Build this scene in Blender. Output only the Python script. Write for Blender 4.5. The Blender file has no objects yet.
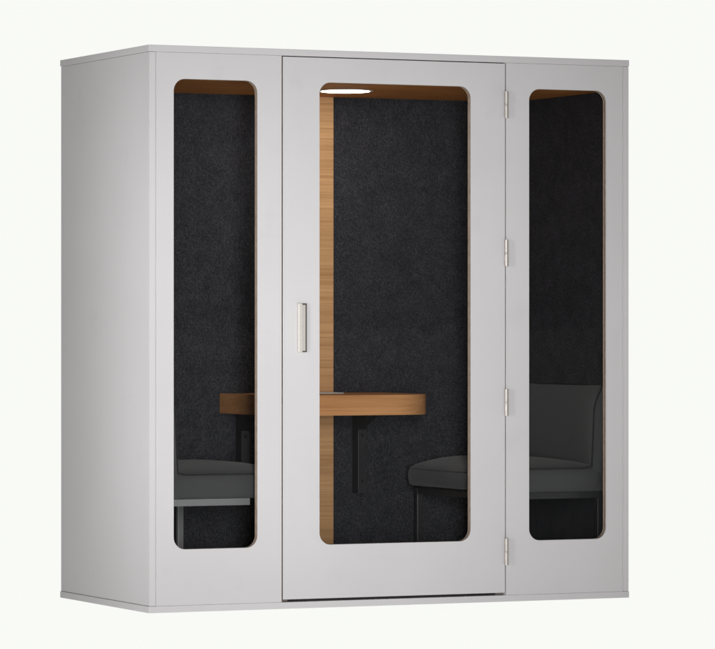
import bpy, bmesh, math, random
from mathutils import Vector, Matrix

random.seed(4)
scene = bpy.context.scene
COL = scene.collection
R = math.radians

# ------------------------------------------------------------------ sizes (metres)
W, D, H = 2.0185, 0.9367, 2.1
XO, YO = W / 2, D / 2          # outer half sizes
SLAB = 0.0250                  # roof and base board
BOARD = 0.025                  # plywood thickness
XI = 0.970                     # inner face of the side felt
YB = 0.440                     # inner face of the back lining
ZC = 1.983                     # ceiling
ZF = 0.034                     # inside floor
YFI = -YO + BOARD              # inner face of the front boards


# ------------------------------------------------------------------ materials
def new_mat(name):
    m = bpy.data.materials.new(name)
    m.use_nodes = True
    nt = m.node_tree
    b = nt.nodes['Principled BSDF']
    return m, nt, b


def node(nt, kind, **kw):
    n = nt.nodes.new(kind)
    for k, v in kw.items():
        setattr(n, k, v)
    return n


def coords(nt, scale=(1, 1, 1)):
    tc = node(nt, 'ShaderNodeTexCoord')
    mp = node(nt, 'ShaderNodeMapping')
    mp.inputs['Scale'].default_value = scale
    nt.links.new(tc.outputs['Object'], mp.inputs['Vector'])
    return mp.outputs['Vector']


def noise(nt, vec, scale, detail=4, rough=0.55):
    n = node(nt, 'ShaderNodeTexNoise')
    n.inputs['Scale'].default_value = scale
    n.inputs['Detail'].default_value = detail
    n.inputs['Roughness'].default_value = rough
    nt.links.new(vec, n.inputs['Vector'])
    return n.outputs['Fac']


def ramp(nt, fac, stops):
    r = node(nt, 'ShaderNodeValToRGB')
    el = r.color_ramp.elements
    while len(el) > 1:
        el.remove(el[-1])
    el[0].position = stops[0][0]
    el[0].color = (*stops[0][1], 1)
    for p, c in stops[1:]:
        e = el.new(p)
        e.color = (*c, 1)
    nt.links.new(fac, r.inputs['Fac'])
    return r.outputs['Color']


def mix(nt, a, b, fac=0.5, mode='MULTIPLY'):
    m = node(nt, 'ShaderNodeMix', data_type='RGBA', blend_type=mode)
    m.inputs['Factor'].default_value = fac
    nt.links.new(a, m.inputs[6])
    nt.links.new(b, m.inputs[7])
    return m.outputs[2]


def bump(nt, b, height, strength, dist=0.002):
    n = node(nt, 'ShaderNodeBump')
    n.inputs['Strength'].default_value = strength
    n.inputs['Distance'].default_value = dist
    nt.links.new(height, n.inputs['Height'])
    nt.links.new(n.outputs['Normal'], b.inputs['Normal'])


def mat_paint(name='paint_pale_grey', base=(0.450, 0.4375, 0.446)):
    m, nt, b = new_mat(name)
    v = coords(nt)
    big = noise(nt, v, 1.7, 3)
    c = ramp(nt, big, [(0.3, tuple(x * 0.965 for x in base)), (0.7, tuple(x * 1.02 for x in base))])
    smudge = noise(nt, v, 6.0, 5, 0.6)
    c2 = ramp(nt, smudge, [(0.30, (0.97, 0.97, 0.973)), (0.42, (1, 1, 1))])
    nt.links.new(mix(nt, c, c2, 1.0), b.inputs['Base Color'])
    b.inputs['Roughness'].default_value = 0.55
    b.inputs['Specular IOR Level'].default_value = 0.3
    bump(nt, b, noise(nt, v, 260, 3), 0.05, 0.0004)
    return m


def mat_ply(name='plywood_edge'):
    m, nt, b = new_mat(name)
    tc = node(nt, 'ShaderNodeTexCoord')
    sep = node(nt, 'ShaderNodeSeparateXYZ')
    nt.links.new(tc.outputs['Object'], sep.inputs[0])
    mul = node(nt, 'ShaderNodeMath', operation='MULTIPLY')
    mul.inputs[1].default_value = 1 / 0.0125
    nt.links.new(sep.outputs['Y'], mul.inputs[0])
    fr = node(nt, 'ShaderNodeMath', operation='FRACT')
    nt.links.new(mul.outputs[0], fr.inputs[0])
    c = ramp(nt, fr.outputs[0], [(0.0, (0.44, 0.35, 0.28)), (0.30, (0.46, 0.36, 0.285)), (0.36, (0.05, 0.03, 0.022)),
                                 (0.88, (0.07, 0.045, 0.032)), (0.94, (0.44, 0.35, 0.28))])
    v = coords(nt, (1, 1, 1))
    c2 = ramp(nt, noise(nt, v, 55, 4), [(0.3, (0.7, 0.65, 0.6)), (0.6, (1, 1, 1))])
    nt.links.new(mix(nt, c, c2, 0.8), b.inputs['Base Color'])
    b.inputs['Roughness'].default_value = 0.6
    return m


def mat_oak(name, tint=(1, 1, 1), scale=(1.3, 26, 26), vertical=False):
    m, nt, b = new_mat(name)
    v = coords(nt, scale)
    g1 = noise(nt, v, 1.6, 7, 0.62)
    T = lambda c: tuple(a * t for a, t in zip(c, tint))
    c1 = ramp(nt, g1, [(0.25, T((0.30, 0.152, 0.064))), (0.42, T((0.37, 0.197, 0.086))), (0.55, T((0.415, 0.226, 0.101))), (0.75, T((0.455, 0.26, 0.122)))])
    v2 = coords(nt, (scale[0] * 1.5, scale[1] * 6, scale[2] * 6))
    g2 = noise(nt, v2, 1.2, 5, 0.7)
    c2 = ramp(nt, g2, [(0.36, (0.50, 0.42, 0.35)), (0.48, (1, 1, 1))])
    v3 = coords(nt, (scale[0] * 0.7, scale[1] * 0.12, scale[2] * 0.12))
    g3 = noise(nt, v3, 1.5, 2)
    c3 = ramp(nt, g3, [(0.35, (0.80, 0.76, 0.72)), (0.65, (1.05, 1.05, 1.05))])
    c = mix(nt, mix(nt, c1, c2, 0.55), c3, 0.6)
    nt.links.new(c, b.inputs['Base Color'])
    b.inputs['Roughness'].default_value = 0.5
    b.inputs['Specular IOR Level'].default_value = 0.12
    bump(nt, b, g2, 0.15, 0.0006)
    return m


def mat_felt(name='charcoal_felt', k=1.0):
    m, nt, b = new_mat(name)
    v = coords(nt)
    fa = noise(nt, v, 190, 4, 0.75)
    fb = noise(nt, coords(nt, (330, 330, 130)), 1.0, 3, 0.7)
    ad = node(nt, 'ShaderNodeMath', operation='ADD')
    nt.links.new(fa, ad.inputs[0])
    nt.links.new(fb, ad.inputs[1])
    hf = node(nt, 'ShaderNodeMath', operation='MULTIPLY')
    hf.inputs[1].default_value = 0.5
    nt.links.new(ad.outputs[0], hf.inputs[0])
    f = hf.outputs[0]
    c = ramp(nt, f, [(0.34, (0.014 * k, 0.014 * k, 0.0158 * k)), (0.48, (0.038 * k, 0.038 * k, 0.0425 * k)),
                     (0.58, (0.066 * k, 0.066 * k, 0.073 * k)), (0.68, (0.125 * k, 0.125 * k, 0.136 * k))])
    f2 = noise(nt, v, 14, 3)
    c2 = ramp(nt, f2, [(0.3, (0.82, 0.82, 0.82)), (0.7, (1.08, 1.08, 1.08))])
    nt.links.new(mix(nt, c, c2, 1.0), b.inputs['Base Color'])
    b.inputs['Roughness'].default_value = 1.0
    b.inputs['Specular IOR Level'].default_value = 0.05
    bump(nt, b, f, 0.5, 0.002)
    return m


def mat_fabric(name, base):
    m, nt, b = new_mat(name)
    v = coords(nt)
    f = noise(nt, v, 420, 2, 0.6)
    c = ramp(nt, f, [(0.3, tuple(x * 0.8 for x in base)), (0.7, tuple(x * 1.2 for x in base))])
    nt.links.new(c, b.inputs['Base Color'])
    b.inputs['Roughness'].default_value = 0.92
    b.inputs['Specular IOR Level'].default_value = 0.1
    b.inputs['Sheen Weight'].default_value = 0.15
    b.inputs['Sheen Roughness'].default_value = 0.5
    h = noise(nt, v, 7, 3)
    ad = node(nt, 'ShaderNodeMath', operation='MULTIPLY_ADD')
    ad.inputs[1].default_value = 0.12
    nt.links.new(f, ad.inputs[0])
    nt.links.new(h, ad.inputs[2])
    bump(nt, b, ad.outputs[0], 0.25, 0.006)
    return m


def mat_metal(name, base, rough=0.35, metallic=1.0):
    m, nt, b = new_mat(name)
    v = coords(nt, (30, 30, 400))
    g = noise(nt, v, 1.0, 3)
    c = ramp(nt, g, [(0.3, tuple(x * 0.92 for x in base)), (0.7, base)])
    nt.links.new(c, b.inputs['Base Color'])
    b.inputs['Metallic'].default_value = metallic
    b.inputs['Roughness'].default_value = rough
    bump(nt, b, g, 0.06, 0.0004)
    return m


def mat_glass():
    m = bpy.data.materials.new('coated_glass')
    m.use_nodes = True
    nt = m.node_tree
    nt.nodes.clear()
    out = node(nt, 'ShaderNodeOutputMaterial')
    tr = node(nt, 'ShaderNodeBsdfTransparent')
    tr.inputs['Color'].default_value = (0.86, 0.862, 0.865, 1)
    gl = node(nt, 'ShaderNodeBsdfGlossy')
    gl.inputs['Roughness'].default_value = 0.02
    fr = node(nt, 'ShaderNodeFresnel')
    fr.inputs['IOR'].default_value = 1.10
    # faint unevenness of the pane
    tc = node(nt, 'ShaderNodeTexCoord')
    nz = node(nt, 'ShaderNodeTexNoise')
    nz.inputs['Scale'].default_value = 2.5
    nt.links.new(tc.outputs['Object'], nz.inputs['Vector'])
    bp = node(nt, 'ShaderNodeBump')
    bp.inputs['Strength'].default_value = 0.05
    bp.inputs['Distance'].default_value = 0.001
    nt.links.new(nz.outputs['Fac'], bp.inputs['Height'])
    nt.links.new(bp.outputs['Normal'], gl.inputs['Normal'])
    mx = node(nt, 'ShaderNodeMixShader')
    nt.links.new(fr.outputs[0], mx.inputs[0])
    nt.links.new(tr.outputs[0], mx.inputs[1])
    nt.links.new(gl.outputs[0], mx.inputs[2])
    nt.links.new(mx.outputs[0], out.inputs['Surface'])
    return m


def mat_lamp():
    m, nt, b = new_mat('lamp_diffuser')
    b.inputs['Base Color'].default_value = (0.9, 0.9, 0.9, 1)
    b.inputs['Emission Color'].default_value = (1.0, 0.955, 0.90, 1)
    b.inputs['Emission Strength'].default_value = 24.0
    return m


def mat_floor():
    # added translucent sheet, lit through from below so that no shadow falls
    m = bpy.data.materials.new('shadowless_sheet')
    m.use_nodes = True
    nt = m.node_tree
    nt.nodes.clear()
    out = node(nt, 'ShaderNodeOutputMaterial')
    t = node(nt, 'ShaderNodeBsdfTranslucent')
    t.inputs['Color'].default_value = (1, 1, 1, 1)
    nt.links.new(t.outputs[0], out.inputs['Surface'])
    return m


PAINT = mat_paint()
PLY = mat_ply()
OAK = mat_oak('oak_panel', (1.74, 1.86, 1.96), (1.1, 62, 62))
OAK_T = mat_oak('oak_table', (1.62, 1.47, 1.36), (1.3, 5, 50))
OAK_C = mat_oak('oak_ceiling', (1.85, 1.46, 1.02), (1.2, 18, 18))
FELT = mat_felt(k=1.02)
CARPET = mat_felt('dark_carpet', 0.3)
FABRIC = mat_fabric('grey_upholstery', (0.084, 0.084, 0.086))
PIPING = mat_fabric('dark_piping', (0.032, 0.032, 0.033))
STEEL = mat_metal('satin_steel', (0.40, 0.37, 0.345), 0.48, 0.6)
ALU = mat_metal('satin_aluminium', (0.30, 0.30, 0.30), 0.5, 0.3)
BLACK_SHADE = mat_metal('black_steel_and_shade', (0.040, 0.040, 0.042), 0.4, 0.2)  # black brackets, and the shade painted into the right chair's frame
DARK = mat_metal('dark_gasket', (0.012, 0.011, 0.011), 0.8, 0.0)
BRONZE_SHADE = mat_metal('dark_bronze_and_shade', (0.10, 0.085, 0.075), 0.5, 0.6)  # handle backplate, and the painted shadow strip beside the hinges
EDGE = mat_metal('brown_rebate', (0.17, 0.135, 0.12), 0.8, 0.0)
NICKEL = mat_metal('brushed_nickel', (0.50, 0.468, 0.44), 0.5, 0.25)
GLASS = mat_glass()
LAMP = mat_lamp()
BEZEL = mat_metal('white_bezel', (0.75, 0.74, 0.72), 0.5, 0.0)


# ------------------------------------------------------------------ mesh helpers
def link(name, bm, mats, parent=None, smooth=False):
    me = bpy.data.meshes.new(name)
    bmesh.ops.recalc_face_normals(bm, faces=bm.faces)
    bm.to_mesh(me)
    bm.free()
    for m in (mats if isinstance(mats, (list, tuple)) else [mats]):
        me.materials.append(m)
    if smooth:
        for p in me.polygons:
            p.use_smooth = True
    o = bpy.data.objects.new(name, me)
    COL.objects.link(o)
    if parent:
        o.parent = parent
    return o


def thing(name, loc, label, cat, group=None):
    o = bpy.data.objects.new(name, None)
    COL.objects.link(o)
    o.location = loc
    o.empty_display_size = 0.1
    o['label'] = label
    o['category'] = cat
    if group:
        o['group'] = group
    return o


def box(bm, x0, x1, y0, y1, z0, z1, bev=0.0, seg=2):
    r = bmesh.ops.create_cube(bm, size=1.0)
    for v in r['verts']:
        v.co = Vector(((x0 + x1) / 2 + v.co.x * (x1 - x0), (y0 + y1) / 2 + v.co.y * (y1 - y0), (z0 + z1) / 2 + v.co.z * (z1 - z0)))
    if bev:
        es = list({e for v in r['verts'] for e in v.link_edges})
        bmesh.ops.bevel(bm, geom=es, offset=bev, segments=seg, affect='EDGES', profile=0.5)


def bx(name, dims, mat, parent, bev=0.0015):
    bm = bmesh.new()
    box(bm, *dims, bev=bev)
    return link(name, bm, mat, parent)


def rrect(x0, x1, z0, z1, r, n=10):
    pts = []
    for cx, cz, a0 in ((x1 - r, z1 - r, 0), (x0 + r, z1 - r, 90), (x0 + r, z0 + r, 180), (x1 - r, z0 + r, 270)):
        for i in range(n + 1):
            a = R(a0 + 90 * i / n)
            pts.append((cx + r * math.cos(a), cz + r * math.sin(a)))
    return pts


def front_board(name, x0, x1, z0, z1, hole, parent, edge=0, rad=0.045, n=10):
    """Upright plywood board in the front plane with a rounded window cut out of it.
    slot 0 paint, slot 1 raw ply in the cut, slot 2 felt on the inside."""
    bm = bmesh.new()
    ya, yb = -YO, YFI
    hp = rrect(*hole, rad, n)
    op = []
    hx, hz = (hole[0] + hole[1]) / 2, (hole[2] + hole[3]) / 2
    # outer loop paired with the hole loop: same corner order
    corners = [(x1, z1), (x0, z1), (x0, z0), (x1, z0)]
    for k in range(4):
        for i in range(n + 1):
            op.append(corners[k])
    e = 0.0006                                         # eased arris
    loops = {}

    def ring(key, pts, y):
        loops[key] = [bm.verts.new((p[0], y, p[1])) for p in pts]

    def grow(pts, d):
        out = []
        for (a, b2) in pts:
            sx = 1 if a > hx else -1
            sz = 1 if b2 > hz else -1
            out.append((a, b2, sx, sz))
        return out
    # hole rings
    hole_f = rrect(hole[0] - e, hole[1] + e, hole[2] - e, hole[3] + e, rad + e, n)
    ring('hf', hole_f, ya)
    ring('h1', hp, ya + e)
    ring('h2', hp, yb)
    # outer corners
    def four(d, y):
        return [bm.verts.new(p) for p in ((x1 - d, y, z1 - d), (x0 + d, y, z1 - d), (x0 + d, y, z0 + d), (x1 - d, y, z0 + d))]
    of, o1, o2 = four(e, ya), four(0, ya + e), four(0, yb)
    m = n + 1

    def annulus(corn, lp, mi, yin):
        for k in range(4):
            a = lp[k * m:(k + 1) * m]
            for i in range(n):
                f = bm.faces.new((corn[k], a[i], a[i + 1]))
                f.material_index = mi
            k2 = (k + 1) % 4
            f = bm.faces.new((corn[k], a[-1], lp[k2 * m], corn[k2]))
            f.material_index = mi
    annulus(of, loops['hf'], 0, ya)
    annulus(o2, loops['h2'], 2, yb)
    L = len(hp)
    for i in range(L):
        j = (i + 1) % L
        bm.faces.new((loops['hf'][i], loops['h1'][i], loops['h1'][j], loops['hf'][j])).material_index = 0
        bm.faces.new((loops['h1'][i], loops['h2'][i], loops['h2'][j], loops['h1'][j])).material_index = 1
    for i in range(4):
        j = (i + 1) % 4
        bm.faces.new((of[i], o1[i], o1[j], of[j])).material_index = 0
        bm.faces.new((o1[i], o2[i], o2[j], o1[j])).material_index = edge
    return link(name, bm, [PAINT, PLY, FELT], parent)


def pane(hole, parent):
    bm = bmesh.new()
    pts = rrect(hole[0] - 0.012, hole[1] + 0.012, hole[2] - 0.012, hole[3] + 0.012, 0.05)
    f = [bm.verts.new((x, YFI + 0.0015, z)) for x, z in pts]
    b = [bm.verts.new((x, YFI + 0.0075, z)) for x, z in pts]
    bm.faces.new(f)
    bm.faces.new(b)
    for i in range(len(pts)):
        j = (i + 1) % len(pts)
        bm.faces.new((f[i], f[j], b[j], b[i]))
    return link('window_pane', bm, GLASS, parent)


def tube(bm, pts, r, n=8, closed=False):
    pts = [Vector(p) for p in pts]
    rings = []
    N = len(pts)
    up0 = None
    for i, p in enumerate(pts):
        if closed:
            t = pts[(i + 1) % N] - pts[i - 1]
        else:
            t = pts[min(i + 1, N - 1)] - pts[max(i - 1, 0)]
        t.normalize()
        if up0 is None:
            up0 = t.orthogonal().normalized()
        u = (up0 - t * up0.dot(t)).normalized()
        up0 = u
        w = t.cross(u)
        rings.append([bm.verts.new(p + (u * math.cos(2 * math.pi * k / n) + w * math.sin(2 * math.pi * k / n)) * r) for k in range(n)])
    for i in range(N if closed else N - 1):
        a, b = rings[i], rings[(i + 1) % N]
        for k in range(n):
            bm.faces.new((a[k], a[(k + 1) % n], b[(k + 1) % n], b[k]))
    if not closed:
        bm.faces.new(rings[0])
        bm.faces.new(rings[-1])


def cyl(bm, cx, cy, z0, z1, r, n=20, bev=0.0):
    res = bmesh.ops.create_cone(bm, cap_ends=True, segments=n, radius1=r, radius2=r, depth=z1 - z0)
    for v in res['verts']:
        v.co += Vector((cx, cy, (z0 + z1) / 2))
    if bev:
        es = [e for e in {e for v in res['verts'] for e in v.link_edges} if abs(e.verts[0].co.z - e.verts[1].co.z) < 1e-6]
        bmesh.ops.bevel(bm, geom=es, offset=bev, segments=2, affect='EDGES')


# ------------------------------------------------------------------ the booth
booth = thing('meeting_booth', (0, 0, 0),
              'pale grey freestanding meeting booth with three tall round-cornered windows and a hinged glass door', 'booth')

G = 0.0010                                              # hairline joints
bx('roof_board', (-XO, XO, -YO, YO, H - SLAB, H), PAINT, booth, 0.0012)
bx('base_board', (-XO, XO, -YO, YO, 0.0, SLAB), PAINT, booth, 0.0012)
for s in (-1, 1):
    xs = sorted((s * (XO - 0.0025), s * (XO - 0.0275)))
    bx('side_panel', (xs[0], xs[1], -YO, YO - 0.004, SLAB + G, H - SLAB - G), PAINT, booth, 0.0008)
bx('back_panel', (-XO + 0.030, XO - 0.030, YB + 0.006, YO - 0.005, SLAB + 0.001, H - SLAB - 0.001), PAINT, booth, 0.001)

WL = (-0.9095, -0.5725, 0.233, 1.977)
WR = (0.5700, 0.9060, 0.233, 1.977)
WD = (-0.3175, 0.3175, 0.2370, 1.9790)
DX0, DX1 = -0.4685, 0.4655
XT = XO - 0.0275                                        # inside of the side boards
for hole, (xa, xb) in ((WL, (-XT + 0.0012, DX0 - 0.0048)), (WR, (DX1 + 0.0044, XT - 0.0008))):
    fb = front_board('front_panel', xa, xb, SLAB + 0.0004, H - SLAB - 0.0005, hole, booth)
    pane(hole, fb)

door = front_board('door', DX0, DX1, SLAB + 0.0100, H - SLAB - 0.0036, WD, booth, 1)
pane(WD, door)
# pull handle on the door
hz0, hz1 = 0.9620, 1.1465
h = bx('handle', (-0.4115, -0.3945, -YO - 0.017, -YO - 0.0002, hz0, hz1), NICKEL, door, 0.0022)
bm = bmesh.new()
box(bm, -0.3944, -0.3800, -YO - 0.011, -YO - 0.0042, hz0 + 0.006, hz1 - 0.006, bev=0.0012)
link('handle_grip', bm, NICKEL, door)
bx('handle_backplate', (-0.3943, -0.3715, -YO - 0.0040, -YO - 0.0002, hz0 + 0.0005, hz1 - 0.0005), BRONZE_SHADE, door, 0.0006)
# four butt hinges
for zc in (1.9124, 1.3415, 0.7668, 0.1929):
    bm = bmesh.new()
    cx, cy, hl = DX1 + 0.0018, -YO - 0.0075, 0.0515
    cyl(bm, cx, cy, zc - hl, zc - 0.0022, 0.0080, 24, 0.0008)
    cyl(bm, cx, cy, zc + 0.0022, zc + hl, 0.0080, 24, 0.0008)
    cyl(bm, cx, cy, zc - 0.003, zc + 0.003, 0.0045, 16)
    box(bm, cx - 0.0012, cx + 0.0012, cy, -YO + 0.016, zc - hl, zc + hl)
    nf = len(bm.faces)
    box(bm, cx + 0.0010, cx + 0.0118, -YO - 0.0042, -YO - 0.0003, zc - hl + 0.001, zc + hl - 0.001)  # dark strip standing in for the shadow between barrel and panel
    bm.faces.ensure_lookup_table()
    for f in bm.faces[nf:]:
        f.material_index = 1
    link('hinge', bm, [STEEL, BRONZE_SHADE], door, smooth=False)
# rebate behind the gaps round the door
bm = bmesh.new()
y0, y1 = YFI + 0.0012, YFI + 0.0195
box(bm, DX0 - 0.030, DX0 + 0.030, y0, y1, SLAB + 0.001, ZC)
box(bm, DX1 - 0.030, DX1 + 0.030, y0, y1, SLAB + 0.001, ZC)
link('door_stop', bm, EDGE, booth)
bx('door_sill', (DX0 + 0.0301, DX1 - 0.0301, y0, y1, SLAB + 0.001, 0.072), DARK, booth, 0)
bx('door_head', (DX0 - 0.03, DX1 + 0.03, y0, y1, ZC + 0.001, H - SLAB - 0.002), EDGE, booth, 0)

# linings
bx('felt_lining', (-XT + 0.001, -XI, YFI + 0.001, YB + 0.005, SLAB + 0.002, ZC + 0.03), FELT, booth, 0)
bx('felt_lining', (XI, XT - 0.001, YFI + 0.001, YB + 0.005, SLAB + 0.002, ZC + 0.03), FELT, booth, 0)
bx('felt_lining', (-XI + 0.0005, -0.1514, YB + 0.0005, YB + 0.005, SLAB + 0.002, ZC + 0.03), FELT, booth, 0)
bx('felt_lining', (0.1514, XI - 0.0005, YB + 0.0005, YB + 0.005, SLAB + 0.002, ZC + 0.03), FELT, booth, 0)
bx('wood_panel', (-0.151, 0.151, YB - 0.0015, YB + 0.005, SLAB + 0.002, ZC - 0.0005), OAK, booth, 0.0004)
bx('ceiling_board', (-XI + 0.0005, XI - 0.0005, YFI + 0.021, YB - 0.002, ZC, ZC + 0.012), OAK_C, booth, 0)
bx('carpet', (-XI + 0.0005, XI - 0.0005, YFI + 0.021, YB - 0.002, SLAB + 0.002, ZF), CARPET, booth, 0)

# round ceiling lamp
bm = bmesh.new()
cyl(bm, 0.017, 0.030, ZC - 0.0028, ZC - 0.0003, 0.110, 64, 0.0008)
lb = link('ceiling_lamp', bm, BEZEL, booth)
bm = bmesh.new()
prof = [(0.0965, -0.0030), (0.0955, -0.0036), (0.091, -0.0043), (0.075, -0.0050), (0.045, -0.0055), (0.015, -0.0057)]
rg = [[bm.verts.new((0.017 + r_ * math.cos(2 * math.pi * k / 64), 0.030 + r_ * math.sin(2 * math.pi * k / 64), ZC + z_)) for k in range(64)] for r_, z_ in prof]
for a_, b_ in zip(rg, rg[1:]):
    for k in range(64):
        bm.faces.new((a_[k], a_[(k + 1) % 64], b_[(k + 1) % 64], b_[k]))
bm.faces.new(rg[-1])
bm.faces.new(rg[0])
link('lamp_diffuser', bm, LAMP, lb, True)

# ------------------------------------------------------------------ the table
TZ0, TZ1 = 0.7150, 0.7935
table = thing('wall_table', (0.005, YB, TZ0),
              'thick oak tabletop with rounded front corners, fixed to the booth back wall on black brackets', 'table')
inv = Matrix.Translation((0, -YB, -TZ0))


def child(name, bm, mats, parent, origin, smooth=False):
    bmesh.ops.translate(bm, verts=bm.verts, vec=-Vector(origin))
    return link(name, bm, mats, parent, smooth)


def table_outline(hw=0.351, yf=-0.140, r=0.190, yb=YB - 0.0025, n=18):
    p = [(hw, yb), ]
    for i in range(n + 1):
        a = R(0 - 90 * i / n)
        p.append((hw - r + r * math.cos(a), yf + r + r * math.sin(a)))
    for i in range(n + 1):
        a = R(-90 - 90 * i / n)
        p.append((-hw + r + r * math.cos(a), yf + r + r * math.sin(a)))
    p.append((-hw, yb))
    return p


bm = bmesh.new()
out = table_outline()
lo = [bm.verts.new((x, y, TZ0)) for x, y in out]
hi = [bm.verts.new((x, y, TZ1)) for x, y in out]
bm.faces.new(lo)
bm.faces.new(hi)
for i in range(len(out)):
    j = (i + 1) % len(out)
    bm.faces.new((lo[i], lo[j], hi[j], hi[i]))
bmesh.ops.bevel(bm, geom=[e for e in bm.edges if abs(e.verts[0].co.z - e.verts[1].co.z) < 1e-6], offset=0.0018, segments=2, affect='EDGES')
child('tabletop', bm, OAK_T, table, (0, YB, TZ0))

for cx in (-0.2640, 0.2460):
    bm = bmesh.new()
    hw = 0.0170
    yw = YB - 0.0005
    # folded channel: upright, arm under the top, slanting gusset
    box(bm, cx - hw, cx + hw, yw - 0.060, yw - 0.056, 0.389, 0.648, bev=0.0006)          # front flange
    prof = [(yw, 0.389), (yw - 0.0555, 0.389), (yw - 0.0555, 0.640), (yw - 0.075, 0.660), (yw - 0.190, TZ0 - 0.006), (yw - 0.190, TZ0 - 0.0006), (yw, TZ0 - 0.0006)]
    a = [bm.verts.new((cx - hw + 0.0008, y, z)) for y, z in prof]
    b = [bm.verts.new((cx + hw - 0.0008, y, z)) for y, z in prof]
    bm.faces.new(a)
    bm.faces.new(b)
    for i in range(len(prof)):
        j = (i + 1) % len(prof)
        bm.faces.new((a[i], a[j], b[j], b[i]))
    br = child('bracket', bm, BLACK_SHADE, table, (0, YB, TZ0))
    for z in (0.6235, 0.438):
        bm = bmesh.new()
        r = bmesh.ops.create_cone(bm, cap_ends=True, segments=16, radius1=0.0058, radius2=0.0052, depth=0.0020)
        bmesh.ops.rotate(bm, verts=r['verts'], cent=(0, 0, 0), matrix=Matrix.Rotation(R(90), 3, 'X'))
        bmesh.ops.translate(bm, verts=r['verts'], vec=(cx + 0.001, yw - 0.0612, z))
        child('screw', bm, DARK, br, (0, YB, TZ0))

plate = bpy.data.objects.new('cover_plate', None)
bm = bmesh.new()
box(bm, -0.20, 0.075, -0.10, 0.10, 0, 0.0045, bev=0.0015)
bpy.data.objects.remove(plate)
pl = link('flat_plate', bm, BEZEL, None)
pl.location = (0, 0.27, TZ1 + 0.0004)
pl['label'] = 'thin pale flat plate lying on the oak tabletop against the wood strip'
pl['category'] = 'plate'


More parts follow.
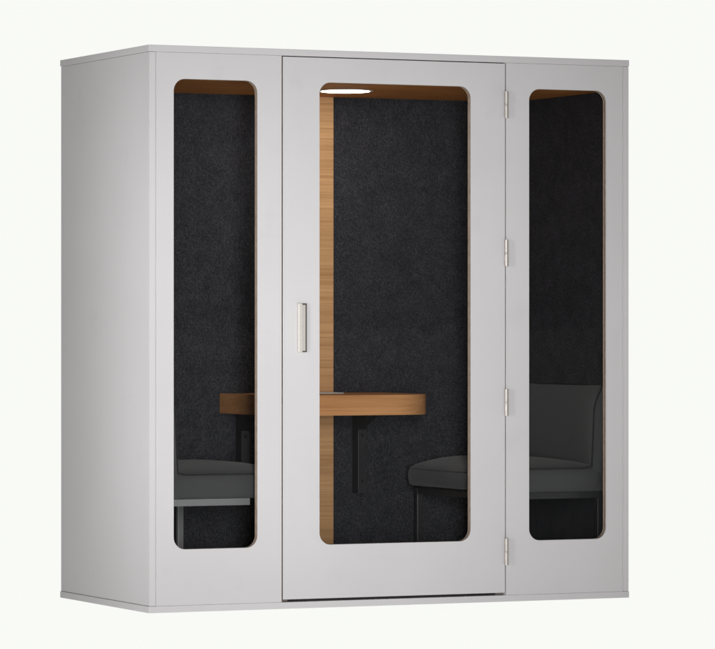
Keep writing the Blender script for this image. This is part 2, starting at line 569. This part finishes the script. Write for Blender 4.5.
# ------------------------------------------------------------------ the chairs
def make_chair(name, label, sgn, yc, off, a1, metal):
    """Armless lounge seat with its back to a side wall; local +x points out from the wall."""
    t = thing(name, (sgn * (XI - off), yc, ZF), label, 'chair', 'lounge chairs inside the booth')
    t.scale = (1, 1, 1)
    X = lambda d: -sgn * d                              # d = distance from wall
    Z = -ZF
    hw = 0.360
    depth = 0.572
    d0 = 0.002
    n = 72

    def outline(inset, e=40.0):
        pts = []
        cx, cw, ch = (d0 + depth) / 2, (depth - d0) / 2 - inset, hw - inset
        for i in range(n):
            a = 2 * math.pi * i / n + 1e-4
            c, s = math.cos(a), math.sin(a)
            # square at the wall, rounder at the free end
            ee = e if c < 0 else 5.2
            k = (abs(c) ** ee + abs(s) ** ee) ** (-1 / ee)
            pts.append((cx + cw * c * k, ch * s * k))
        return pts

    def lift(d):                                        # underside rises towards the free end
        u = max(0.0, (d - 0.40) / 0.20)
        return 0.018 * u * u

    def drop(d):                                        # top edge falls towards the free end
        u = max(0.0, (d - 0.34) / 0.26)
        return 0.018 * u * u
    bm = bmesh.new()
    rows = []
    for inset, z in ((0.05, 0.413), (0.010, 0.4135), (0.003, 0.417), (0.0, 0.430), (-0.003, 0.458), (-0.001, 0.485), (0.004, 0.500), (0.0115, 0.5065)):
        zz = lambda d: z + (lift(d) * (1 - (z - 0.413) / 0.09) if z < 0.503 else 0) - (drop(d) * max(0, (z - 0.458) / 0.045) if z > 0.458 else 0)
        rows.append([bm.verts.new((X(a), b, zz(a) + Z)) for a, b in outline(inset)])
    edge = [(X(a), b, 0.5035 - drop(a) + Z) for a, b in outline(0.0055)]
    for q in (0.020, 0.04, 0.07, 0.11, 0.16, 0.21, 0.255):
        rr = []
        for a, b in outline(q, 9 if q < 0.1 else 4):
            u = min(1, q / 0.22)
            rr.append(bm.verts.new((X(a), b, 0.5065 + 0.037 * (1 - (1 - u) ** 2.2) - drop(a) * (1 - u * .4) + Z)))
        rows.append(rr)
    for r0, r1 in zip(rows, rows[1:]):
        for i in range(n):
            j = (i + 1) % n
            bm.faces.new((r0[i], r0[j], r1[j], r1[i]))
    bm.faces.new(rows[0])
    bm.faces.new(rows[-1])
    seat = link('seat', bm, FABRIC, t, True)

    # backrest: wedge against the wall, front leaning back towards the top
    def face_d(z):
        u = (z - 0.46) / (0.823 - 0.46)
        return 0.064 - 0.016 * max(0, u) - 0.034 * max(0, (u - 0.74) / 0.26) ** 1.7
    bm = bmesh.new()
    zs = [0.4165 + (0.820 - 0.4165) * i / 20 for i in range(21)]
    M = 20
    rws = []
    for z in zs:
        row = []
        for k in range(M + 1):
            v = -1 + 2 * k / M
            row.append(bm.verts.new((X(face_d(z) * (0.16 + 0.84 * abs(v) ** 4.0) - 0.004 * (abs(v) > 0.999)), v * (hw - 0.002), z + Z)))
        rws.append(row)
    # rounded top and the flat rear
    for f, zt in ((0.75, 0.8265), (0.35, 0.8285), (0.02, 0.826)):
        rws.append([bm.verts.new((X(max(0.004, face_d(0.820) * f * (0.16 + 0.84 * abs(-1 + 2 * k / M) ** 4.0))), (-1 + 2 * k / M) * (hw - 0.003), zt + Z)) for k in range(M + 1)])
    rws.append([bm.verts.new((X(0.003), (-1 + 2 * k / M) * (hw - 0.002), 0.4165 + Z)) for k in range(M + 1)])
    for r0, r1 in zip(rws, rws[1:] + rws[:1]):
        for k in range(M):
            bm.faces.new((r0[k], r0[k + 1], r1[k + 1], r1[k]))
    bm.faces.new([r[0] for r in rws])
    bm.faces.new([r[-1] for r in rws])
    back = link('backrest', bm, FABRIC, t, True)

    # the piping: round the seat edge and up the ends of the backrest
    bm = bmesh.new()
    ring = [p for p in edge if abs(p[0]) > 0.075]
    k0 = max(range(len(ring)), key=lambda i: (Vector(ring[i]) - Vector(ring[i - 1])).length)
    ring = ring[k0:] + ring[:k0]

    def up(sy):
        return [(X(face_d(z) + 0.000), sy * (hw - 0.004), z + Z) for z in [0.512 + 0.298 * i / 12 for i in range(13)]] + \
               [(X(0.018), sy * (hw - 0.004), 0.8245 + Z), (X(0.008), sy * (hw - 0.004), 0.8265 + Z)]
    sa = 1 if ring[0][1] > 0 else -1
    path = list(reversed(up(sa))) + ring + up(-sa)
    tube(bm, path, 0.0034, 8)
    link('piping', bm, PIPING, t, True)

    # frame of flat bars and four legs
    bm = bmesh.new()
    a0, fy = 0.0, hw - 0.018
    for s in (-1, 1):
        ys = sorted((s * fy, s * (fy - 0.026)))
        xs = sorted((X(a0), X(a1)))
        box(bm, xs[0], xs[1], ys[0], ys[1], 0.386 + Z, 0.4125 + Z, bev=0.0015)
    for d in (a0, a1 - 0.026):
        xs = sorted((X(d), X(d + 0.026)))
        box(bm, xs[0], xs[1], -fy + 0.0265, fy - 0.0265, 0.387 + Z, 0.412 + Z, bev=0.0015)
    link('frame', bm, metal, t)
    for d, sides in ((0.004, (-1, 1)), (a1 - 0.026, (1,))):
        for s in sides:
            ys = sorted((s * (fy - 0.001), s * (fy - 0.025)))
            xs = sorted((X(d), X(d + 0.0245)))
            bm = bmesh.new()
            box(bm, xs[0], xs[1], ys[0], ys[1], 0.0005, 0.3855 + Z, bev=0.002)
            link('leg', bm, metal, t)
    return t


make_chair('lounge_chair', 'grey upholstered chair on a pale metal frame, behind the left window beside the table', -1, 0.0, 0.060, 0.362, ALU)
make_chair('lounge_chair', 'dark grey upholstered chair on a shade-darkened frame, its backrest filling the lower right window', 1, 0.0, 0.004, 0.500, BLACK_SHADE)  # same frame as the left chair, its shade painted as black metal

# ------------------------------------------------------------------ floor, world, lamps
bm = bmesh.new()
S = 40
vs = [bm.verts.new(p) for p in ((-S, -S, -0.002), (S, -S, -0.002), (S, S, -0.002), (-S, S, -0.002))]
bm.faces.new(vs)
fl = link('floor', bm, mat_floor())  # added sheet that keeps the ground free of shadow
fl['kind'] = 'structure'

BG = (0.947, 0.956, 0.922)
world = bpy.data.worlds.new('World')
scene.world = world
world.use_nodes = True
nt = world.node_tree
bgn = nt.nodes['Background']
tc = node(nt, 'ShaderNodeTexCoord')
dot = node(nt, 'ShaderNodeVectorMath', operation='DOT_PRODUCT')
dot.inputs[1].default_value = (0.4186, 0.9082, 0.0)
nt.links.new(tc.outputs['Generated'], dot.inputs[0])
rng = node(nt, 'ShaderNodeMapRange', interpolation_type='SMOOTHSTEP')
rng.inputs['From Min'].default_value = 0.62
rng.inputs['From Max'].default_value = 0.93
rng.inputs['To Min'].default_value = 0.05
rng.inputs['To Max'].default_value = 1.0
nt.links.new(dot.outputs['Value'], rng.inputs['Value'])
sep = node(nt, 'ShaderNodeSeparateXYZ')
nt.links.new(tc.outputs['Generated'], sep.inputs[0])
low = node(nt, 'ShaderNodeMath', operation='LESS_THAN')  # bright lower half of the world lights the floor sheet from below
low.inputs[1].default_value = 0.0
nt.links.new(sep.outputs['Z'], low.inputs[0])
mx = node(nt, 'ShaderNodeMath', operation='MAXIMUM')
nt.links.new(rng.outputs['Result'], mx.inputs[0])
nt.links.new(low.outputs[0], mx.inputs[1])
bgn.inputs['Color'].default_value = (*BG, 1)
nt.links.new(mx.outputs[0], bgn.inputs['Strength'])


def softbox(name, az, dist, target, power, w, h, spread, z):
    """Tall gridded softbox standing at azimuth az (left of the front normal) and facing target."""
    t = Vector(target)
    l = bpy.data.lights.new(name, 'AREA')
    l.shape = 'RECTANGLE'
    l.size, l.size_y = w, h
    l.energy = power
    l.spread = R(spread)
    o = bpy.data.objects.new(name, l)
    COL.objects.link(o)
    o.location = (t.x - dist * math.sin(R(az)), t.y - dist * math.cos(R(az)), z)
    o.rotation_euler = (t - o.location).to_track_quat('-Z', 'Y').to_euler()
    return o


softbox('key_softbox', 20.5, 9.0, (-0.40, -0.47, 0.97), 25.3, 0.8, 2.3, 32.0, 1.25)
softbox('added_side_fill', 66, 7.0, (-0.95, -0.52, 0.98), 4.9, 0.4, 2.2, 15.2, 1.2)  # added fill lamp, brightens the side panel near the front corner

# ------------------------------------------------------------------ camera
cam = bpy.data.cameras.new('camera')
cam.lens = 197.05
cam.sensor_width = 36
cam.shift_y = 0.0063
cam.clip_end = 500
co = bpy.data.objects.new('camera', cam)
COL.objects.link(co)
co.location = (-6.35982, -13.91897, 1.04966)
co.rotation_euler = (R(90), 0, -math.atan2(0.4186, 0.9082))
scene.camera = co

scene.render.engine = 'CYCLES'
scene.cycles.use_denoising = True
scene.cycles.max_bounces = 10
scene.cycles.transparent_max_bounces = 16
vs_ = scene.view_settings
vs_.view_transform = 'Standard'
vs_.look = 'None'
vs_.exposure = 0
vs_.gamma = 1
